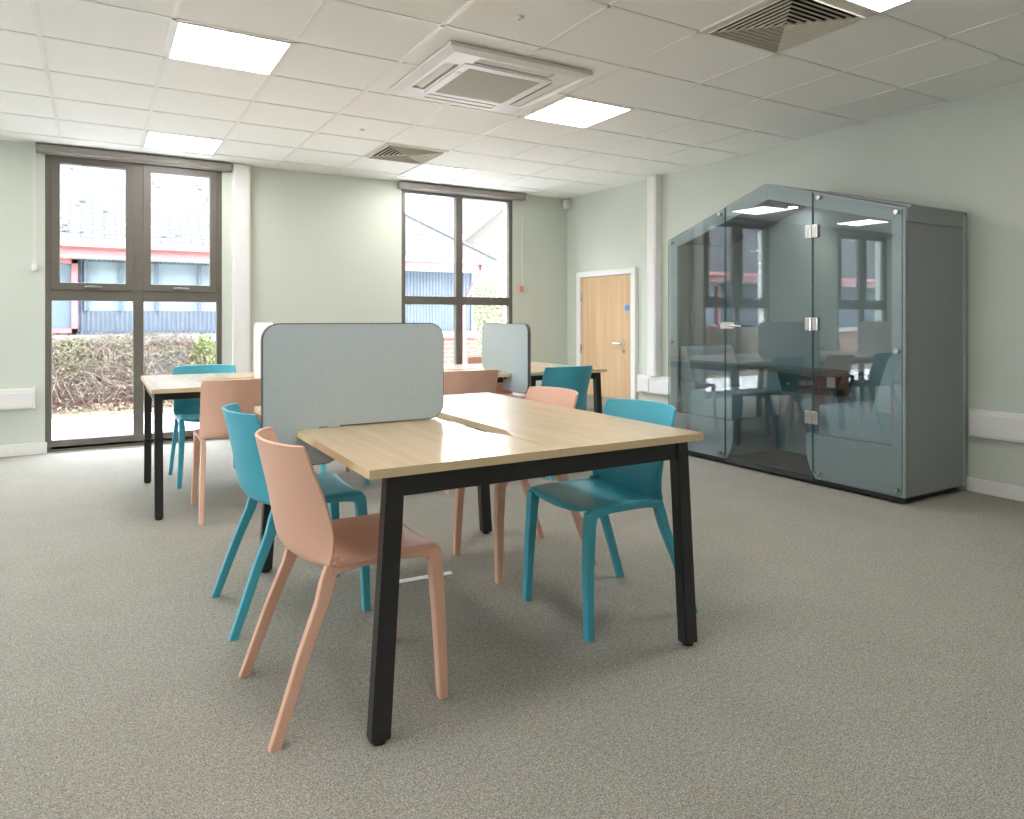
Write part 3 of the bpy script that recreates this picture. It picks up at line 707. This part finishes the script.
def lower(ya, yb, s, m):
    # ya = outer post side, yb = door side (rounded foot)
    p = [(ya, ZB), (yb - s * .075, ZB), (yb - s * .035, ZB + .06), (yb - s * .010, ZB + .13), (yb, ZB + .22), (yb, .352), (ya, .352)]
    b = MB(); b.prism(p, YZ, FX0 + .001, FX1 + .02); return b.build('lower_panel', m, pod)
lower(Y0 + .084, 3.262, 1, M['podfront']); lower(Y1 - .084, 3.925, -1, M['podfront'])
# glass: two fixed panes and the door
GXa, GXb = XP - .024, XP - .014
M['glassedge'] = mat('green_glass_edge', (.10, .23, .22), .12)
def pane(poly, name, x0, x1, m=None):
    b = MB(); b.prism(poly, lambda u, v, w: (w - .0088 * (u - YC), u, v), x0, x1, 0, 1); return b.build(name, None, pod, mats=[M['podglass'], M['glassedge']])
def roofz(y, k=0): return ZE + (ZP - ZE) * (1 - abs(y - YC) / (YC - Y0)) - k
fixed = lambda a, c: [(a, ZB + .004), (c, ZB + .004), (c, roofz(c, .006)), (a, roofz(a, .006))]
pane([(Y0 + .012, .10), (Y0 + .018, .06), (Y0 + .03, ZB + .008)] + [(YDR - .08, ZB + .008), (YDR - .035, ZB + .02), (YDR - .006, ZB + .06), (YDR - .004, roofz(YDR, .01)), (Y0 + .012, roofz(Y0 + .012, .012))], 'fixed_glass_pane', GXa, GXb)
pane([(Y1 - .012, .10), (Y1 - .012, roofz(Y1 - .012, .012)), (YDL + .004, roofz(YDL, .01)), (YDL + .004, ZB + .05), (YDL + .02, ZB + .012), (YDL + .05, ZB + .008), (Y1 - .03, ZB + .008), (Y1 - .018, .06)], 'fixed_glass_pane', GXa, GXb)
gd = pane([(YDR + .003, .032), (YDL - .003, .032), (YDL - .003, roofz(YDL, .004)), (YC, ZP - .004), (YDR + .003, roofz(YDR, .004))], 'glass_door', GXa, GXb)
for z in (1.770, 1.125, .474):
    b = MB(); b.box((GXa - .012, YDR - .05, z - .045), (GXb + .012, YDR + .002, z + .045), .003); b.box((GXa - .012, YDR + .004, z - .045), (GXb + .012, YDR + .05, z + .045), .003)
    b.cyl((GXa - .013, YDR + .003, z - .045), .008, .09, 'z', 10); b.build('hinge', M['chrome'], gd)
b = MB(); b.prism(rrect(3.955, 1.085, 4.03, 1.135, .02), YZ, GXa - .012, GXa - .001); b.prism(rrect(3.875, 1.085, 3.98, 1.135, .02), YZ, GXa - .014, GXa - .0005)
b.tube([(GXa - .01, 3.90, 1.11), (GXa - .05, 3.90, 1.11), (GXa - .055, 3.885, 1.11), (GXa - .055, 3.77, 1.105)], .0095, 10)
o = b.build('handle', M['chrome'], gd, True); o['label'] = 'silver lever handle with lock plate'
for y, z in ((4.60, 1.822), (4.04, 2.0), (3.141, 2.0), (2.591, 1.828), (4.60, .96), (4.045, .085), (3.149, .085), (2.595, .088), (2.588, .96)):
    b = MB(); b.cyl((GXa - .012, y, z), .0155, .012, 'x', 20); b.cyl((GXb, y, z), .011, .016, 'x', 12); b.build('glass_bolt', M['chrome'], pod, True)
# seats
for s, yo in ((1, Y1 - .051), (-1, Y0 + .051)):
    yi = yo - s * .60
    a, c = sorted((yo, yi)); xa, xb = XP + .048, XB - .078
    bs = MB(); a2, c2 = sorted((yo, yi + s * .03)); bs.prism(rrect(xa, a2, xb, c2, [.0, .0, .0, .0] if s > 0 else 0), XY, ZB + .013, .345); o = bs.build('seat_base', M['podfront'], pod)
    b = MB(); b.box((xa, a, .348), (xb, c, .560), .022); b.build('seat_cushion', M['podseat'], pod, True)
    b = MB(); bk = yo - s * .005
    p = [(bk, .555), (bk - s * .20, .555), (bk - s * .185, .60), (bk - s * .085, .905), (bk - s * .06, .925), (bk, .925)]
    b.prism(p, YZ, xa + .004, xb - .004); o = b.build('seat_back', M['podseat'], pod); md = o.modifiers.new('bevel', 'BEVEL'); md.width = .018; md.segments = 3
# table
b = MB(); b.prism(rrect(4.56, 3.185, XB - .075, 4.01, [.05, .002, .002, .05]), XY, .745, .768); o = b.build('tabletop', M['podtable'], pod); o['label'] = 'dark brown fixed tabletop'
b = MB(); b.prism([(3.30, .742), (3.90, .742), (3.84, .575), (3.36, .575)], YZ, 4.80, XB - .075); pb = b.build('power_box', M['black'], pod)
b = MB(); b.box((4.792, 3.36, .64), (4.801, 3.43, .72), .002); b.build('socket', M['socket'], pb)
for y in (3.50, 3.78):
    b = MB(); b.cyl((4.792, y, .64), .009, .010, 'x', 12); b.build('screw', M['chrome'], pb)
# pod lamp and vent on the underside of the near roof slope
rx = 4.80
def under(y): return ZE - .036 + (ZP - .059 - ZE + .036) * (1 - abs(y - YC) / (YC - Y0 - .05))
b = MB(); y = 3.74; b.cyl((rx, y, under(y) - .017), .040, .015, 'z', 24); lm = b.build('downlight', M['chrome'], pod, True)
b = MB(); b.cyl((rx, y, under(y) - .020), .031, .004, 'z', 24); b.build('lamp_lens', M['podled'], lm)
b = MB(); y = 3.77; b.cyl((4.50, y, under(y) - .020), .060, .010, 'z', 24, .066); b.build('air_vent', M['podinner'], pod, True)

# ------------------------------------------------------------ outside
struct(box('ground', (-30, YB + .22, -.25), (40, 60, -.06), M['concrete']), 'pale concrete path')
bed = MB(); bed.box((-14, 10.30, -.06), (5.6, 11.0, -.02)); tag(bed.build('planting_bed', M['soil']), 'strip of leaf litter along the foot of brick wall', 'flower bed')
bd = empty('neighbouring_building', (-2, 11.0, -.06)); tag(bd, 'single-storey building across the path with slate roof and red gutter', 'building')
BX0, BX1 = -14.0, 5.66
b = MB(); b.box((BX0, 11.0, -.06), (5.72, 11.25, .835)); b.build('brick_plinth', M['brick'], bd)
b = MB(); b.box((BX0, 10.93, .835), (5.76, 11.27, .945), .01); b.build('coping', M['coping'], bd)
# openings in the cladding
ops = [(-1.75, -.42, .99, 1.93, 'w'), (-.33, 1.9, 1.27, 1.93, 'r')]
def clad(x0, x1, z0, z1, nm='cladding'):
    n = max(2, int((x1 - x0) / .0115)); vs = []; fs = []
    for i in range(n + 1):
        x = x0 + (x1 - x0) * i / n; yy = 11.06 + .009 * math.sin(i * math.pi / 2.5)
        vs += [(x, yy, z0), (x, yy, z1)]
    for i in range(n): fs.append((2 * i, 2 * i + 2, 2 * i + 3, 2 * i + 1))
    return obj(nm, vs, fs, M['clad'], bd)
segs = MB()
clad(BX0, -3.4, .945, 2.0); clad(-.22, -.15, .945, 2.0); clad(-3.4, 1.9, .945, .99); clad(-.15, 1.9, .99, 1.27); clad(-3.4, 1.9, 1.93, 2.0); clad(1.9, BX1, .945, 2.0)
b = MB(); b.box((BX1 - .01, 11.03, .945), (BX1 + .04, 17, 2.0)); b.box((BX0, 11.085, .945), (BX1, 11.12, 2.0)); b.build('wall_core', M['clad'], bd)
b = MB(); b.box((-3.4, 11.068, .99), (-.22, 11.083, 1.93)); wi = b.build('window', M['darkglass'], bd)
b = MB()
for x in (-3.4, -1.75, -.29): b.box((x, 11.0, .97), (x + .07, 11.08, 1.95))
b.box((-3.4, 11.0, .97), (-.22, 11.08, 1.03)); b.box((-3.4, 11.0, 1.89), (-.22, 11.08, 1.96)); o = b.build('window_frame', M['red'], wi); o['label'] = 'red window frame'
b = MB(); b.box((-.15, 11.068, 1.27), (1.9, 11.083, 1.93)); wi = b.build('window', M['curtain_refl'], bd)
b = MB()
for x in (-.15, .26, .70, 1.25, 1.85): b.box((x, 11.02, 1.27), (x + .045, 11.08, 1.93))
b.build('mullions', M['clad'], wi)
# gutter, fascia
def eaves(name, y0, y1, z0, z1, m, x0=BX0, x1=5.80, bev=.01):
    b = MB(); b.box((x0, y0, z0), (x1, y1, z1), bev); return b.build(name, m, bd)
o = eaves('gutter', 10.44, 10.56, 2.07, 2.145, M['red']); o['label'] = 'red gutter'
o = eaves('fascia', 10.56, 10.60, 1.975, 2.12, M['red'], bev=.004)
eaves('soffit', 10.60, 11.1, 1.96, 1.975, M['cream'], bev=0)
b = MB(); b.tube([(5.60, 10.52, 2.08), (5.60, 10.52, 1.93), (5.55, 10.60, 1.85), (5.47, 10.90, 1.50), (5.45, 10.93, 1.42), (5.45, 10.93, .0)], .034, 10); b.build('downpipe', M['red'], bd, True)
# hipped slate roof
e0, ez, sl = 10.46, 2.15, .70; RX = 5.85; D = 6.2
rf = MB(); rf.add([(BX0, e0, ez), (RX, e0, ez), (RX - D, e0 + D, ez + sl * D), (BX0, e0 + D, ez + sl * D)], [(0, 1, 2, 3)])
rf.add([(BX0, e0, ez - .03), (RX, e0, ez - .03), (RX - D, e0 + D, ez + sl * D - .03), (BX0, e0 + D, ez + sl * D - .03)], [(0, 3, 2, 1)])
rf.build('roof', M['slate'], bd)
rf = MB(); rf.add([(RX, e0, ez), (RX, e0 + 2 * D, ez), (RX - D, e0 + D, ez + sl * D)], [(0, 1, 2)]); rf.add([(RX, e0, ez - .03), (RX, e0 + 2 * D, ez - .03), (RX - D, e0 + D, ez + sl * D - .03)], [(0, 2, 1)])
rf.build('hip_roof', M['slateh'], bd)
b = MB(); b.tube([(RX, e0, ez + .01), (RX - D, e0 + D, ez + sl * D + .01)], .03, 6); b.tube([(BX0, e0 + D, ez + sl * D + .01), (RX - D, e0 + D, ez + sl * D + .01)], .07, 6); b.build('ridge_tiles', soft('ridge_tile', (.05, .05, .052), .1, 6, .8), bd)
b = MB()
for i in range(260):
    x = random.uniform(-6, RX - .3); y = random.uniform(.15, 3.6)
    if x > RX - y - .2: continue
    s_ = random.uniform(.02, .05); z = ez + sl * y + .012
    b.add([(x - s_, e0 + y, z), (x + s_, e0 + y, z + .002), (x + s_ * .7, e0 + y + s_ * .7, z + sl * s_ * .7), (x - s_ * .8, e0 + y + s_ * .6, z + sl * s_ * .6)], [(0, 1, 2, 3)])
o = b.build('moss_spots', soft('dark_moss', (.015, .015, .013), .2, 9, .95), bd)

# gable house further away to the right
gh = empty('gabled_house', (15.5, 24, -.06)); tag(gh, 'pale gabled house with red edged roof far beyond the path', 'building')
gx0, gx1, gy = 10.9, 21.0, 23.0; gm = (gx0 + gx1) / 2
b = MB(); b.prism([(gx0, -.06), (gx1, -.06), (gx1, 3.7), (gm, 7.8), (gx0, 3.7)], lambda u, v, w: (u, w, v), gy, gy + 8); b.build('house_wall', M['palebrick'], gh)
b = MB()
for s in (-1, 1):
    xe = gm + s * (gm - gx0 + .5); ze = 3.7 - .5 * (4.1 / (gm - gx0))
    b.add([(xe, gy - .4, ze + .12), (gm, gy - .4, 7.92), (gm, gy + 8.4, 7.92), (xe, gy + 8.4, ze + .12), (xe, gy - .4, ze + .22), (gm, gy - .4, 8.02), (gm, gy + 8.4, 8.02), (xe, gy + 8.4, ze + .22)], [(0, 1, 2, 3), (4, 5, 6, 7), (0, 1, 5, 4), (2, 3, 7, 6), (0, 3, 7, 4)])
b.build('house_roof', M['slate'], gh)
b = MB()
for s in (-1, 1):
    xe = gm + s * (gm - gx0 + .5); ze = 3.7 - .5 * (4.1 / (gm - gx0))
    b.add([(xe, gy - .45, ze - .05), (gm, gy - .45, 7.75), (gm, gy - .45, 8.0), (xe, gy - .45, ze + .2), (xe, gy - .38, ze - .05), (gm, gy - .38, 7.75), (gm, gy - .38, 8.0), (xe, gy - .38, ze + .2)], [(0, 1, 2, 3), (4, 7, 6, 5), (0, 4, 5, 1), (2, 6, 7, 3)])
b.build('barge_board', M['red'], gh)
for x in (11.9, 13.0):
    b = MB(); b.box((x, gy - .03, 3.0), (x + .55, gy + .02, 4.0)); wf = b.build('window', M['socket'], gh)
    b = MB(); b.box((x + .06, gy - .05, 3.07), (x + .49, gy - .02, 3.93)); b.build('pane', M['darkglass'], wf)
# small red-roofed porch building
pb_ = empty('small_outbuilding', (10.4, 19.0, -.06)); tag(pb_, 'small low outbuilding with red roof edge, far behind the shrub', 'shed')
b = MB(); b.box((9.75, 18.0, -.06), (12.6, 20.0, 1.7)); b.build('shed_wall', M['palebrick'], pb_)
b = MB(); b.add([(9.55, 17.7, 1.72), (12.8, 17.7, 1.72), (12.8, 20.2, 1.72), (9.55, 20.2, 1.72), (10.4, 18.8, 2.15), (12.0, 18.8, 2.15)], [(0, 1, 5, 4), (1, 2, 5), (2, 3, 4, 5), (3, 0, 4), (0, 3, 2, 1)]); b.build('shed_roof', M['slate'], pb_)
b = MB(); b.box((9.5, 17.62, 1.62), (12.85, 17.70, 1.76)); b.build('gutter', M['red'], pb_)

# foliage
def leafmesh(b, n, pos, size):
    for _ in range(n):
        p = pos(); s = random.uniform(*size); u = Vector((random.gauss(0, 1), random.gauss(0, 1), random.gauss(0, 1))).normalized(); v = u.orthogonal().normalized(); v = Matrix.Rotation(random.uniform(0, 6.28), 3, u) @ v
        w_ = u.cross(v)
        b.add([p - v * s, p + w_ * s * .45, p + v * s, p - w_ * s * .45], [(0, 1, 2, 3)])
def twigs(b, n, pos, ln, rad, droop):
    for _ in range(n):
        p = pos(); d = Vector((random.gauss(0, 1), random.gauss(0, .45), random.gauss(-.1, .8))).normalized(); L = random.uniform(*ln); pts = [p]
        for k in range(4):
            d = (d + Vector((random.gauss(0, .35), random.gauss(0, .2), random.gauss(-droop, .3)))).normalized(); q = pts[-1] + d * L / 4; q.z = min(max(q.z, .0), .93 + random.random() * .05); q.y = min(q.y, 10.97); pts.append(q)
        r_ = random.uniform(*rad); sd = Vector((d.z, 0, -d.x)); sd = sd.normalized() if sd.length > .01 else Vector((1, 0, 0))
        for k in range(4):
            a, c = pts[k], pts[k + 1]; b.add([a - sd * r_, a + sd * r_, c + sd * r_, c - sd * r_, a + Vector((0, r_, 0)), c + Vector((0, r_, 0))], [(0, 1, 2, 3), (1, 4, 5, 2), (4, 0, 3, 5)])
hd = empty('climbing_hedge', (0, 10.7, -.02)); tag(hd, 'straggly brown and green hedge against the brick wall outside', 'hedge')
def hz(x):  # hedge height
    return .93 + .03 * math.sin(x * 3.1)
def hpos(x0, x1, low=.12):
    def f():
        x = random.uniform(x0, x1); t = random.random() ** .7; return Vector((x, 10.93 - random.random() * .42 * (1 - .4 * t), low + (hz(x) - low) * t))
    return f
b = MB(); twigs(b, 3800, hpos(-4.2, 1.15, .05), (.15, .42), (.002, .0045), .05); b.build('dry_twigs', M['twig'], hd)
b = MB(); leafmesh(b, 3600, hpos(-4.2, -.05, .38), (.012, .034)); leafmesh(b, 1500, hpos(-1.5, 1.0, .5), (.010, .022)); b.build('green_leaves', M['leafg'], hd)
b = MB(); leafmesh(b, 5000, hpos(-2.2, 1.2, .05), (.010, .026)); b.build('dry_leaves', soft('dry_leaf', (.19, .15, .13), .3, 5, .9), hd)
b = MB(); leafmesh(b, 900, lambda: Vector((random.uniform(-3, 1.2), random.uniform(10.32, 10.6), random.uniform(-.02, .06))), (.02, .045)); b.build('fallen_leaves', soft('fallen_leaf', (.17, .125, .08), .3, 5, .9), hd)
def shrub(nm, c, rx_, rz_, n, m, lab, sz=(.02, .05)):
    r = empty(nm, (c[0], c[1], -.06)); tag(r, lab, 'shrub')
    b = MB(); b.tube([(c[0], c[1], -.06), (c[0] + .05, c[1], c[2])], .04, 7)
    for k in range(14):
        a = random.uniform(0, 6.28); b.tube([(c[0] + .03, c[1], c[2] * .5), (c[0] + rx_ * .5 * math.cos(a), c[1] + rx_ * .5 * math.sin(a), c[2] + random.uniform(-.4, .5) * rz_), (c[0] + rx_ * .85 * math.cos(a), c[1] + rx_ * .85 * math.sin(a), c[2] + random.uniform(-.5, .9) * rz_)], .012, 5)
    b.build('stem', M['twig'], r)
    def pos():
        while True:
            v = Vector((random.uniform(-1, 1), random.uniform(-1, 1), random.uniform(-1, 1)))
            if .35 < v.length < 1: return Vector((c[0] + v.x * rx_, c[1] + v.y * rx_, c[2] + v.z * rz_))
    b = MB(); leafmesh(b, n, pos, sz); b.build('foliage', m, r)
shrub('garden_shrub', (7.15, 13.2, 1.0), .85, 1.0, 3000, M['leafg'], 'pale green shrub right of the neighbouring building')
shrub('garden_shrub', (1.30, 10.72, .55), .22, .42, 700, M['leafg'], 'small green bush at right end of the hedge outside')
shrub('garden_shrub', (5.95, 10.8, .35), .25, .45, 500, M['leafg'], 'small bush at foot of the neighbouring building corner')

# ------------------------------------------------------------ light
W = bpy.data.worlds.new('overcast'); bpy.context.scene.world = W; W.use_nodes = True
n = W.node_tree.nodes; l = W.node_tree.links; bg = n['Background']
bg.inputs[0].default_value = (.82, .905, 1.0, 1); bg.inputs[1].default_value = 12.5
for i, (a, c) in enumerate(WIN):
    L = bpy.data.lights.new('portal', 'AREA'); L.shape = 'RECTANGLE'; L.size = c - a; L.size_y = WT - WB; L.cycles.is_portal = True
    o = bpy.data.objects.new('window_portal', L); C.objects.link(o); o.location = ((a + c) / 2, YB + .13, (WT + WB) / 2); o.rotation_euler = (-math.pi / 2, 0, 0)

L = bpy.data.lights.new('portal', 'AREA'); L.shape = 'RECTANGLE'; L.size = WT - LS; L.size_y = LW[1] - LW[0]; L.cycles.is_portal = True
o = bpy.data.objects.new('window_portal', L); C.objects.link(o); o.location = (XL - .13, 3.715, (WT + LS) / 2); o.rotation_euler = (0, -math.pi / 2, 0)  # portal of the added left window

# ------------------------------------------------------------ camera
cam = bpy.data.cameras.new('camera'); co = bpy.data.objects.new('camera', cam); C.objects.link(co)
co.location = (0, 0, CAM); co.rotation_euler = (math.pi / 2, 0, -math.radians(30.41))
cam.sensor_width = 36; cam.sensor_fit = 'HORIZONTAL'; cam.lens = 707.0 / 1024 * 36
cam.shift_y = -(819 / 2 - 318.7) / 1024; cam.clip_start = .05; cam.clip_end = 200
S = bpy.context.scene; S.camera = co
S.view_settings.view_transform = 'Standard'; S.view_settings.look = 'None'; S.view_settings.gamma = 1; S.view_settings.exposure = 0.9
S.view_settings.use_curve_mapping = False
S.cycles.max_bounces = 10; S.cycles.diffuse_bounces = 6; S.cycles.glossy_bounces = 5; S.cycles.transparent_max_bounces = 16
S.cycles.use_denoising = True; S.cycles.sample_clamp_indirect = 8; S.cycles.caustics_reflective = False; S.cycles.caustics_refractive = False
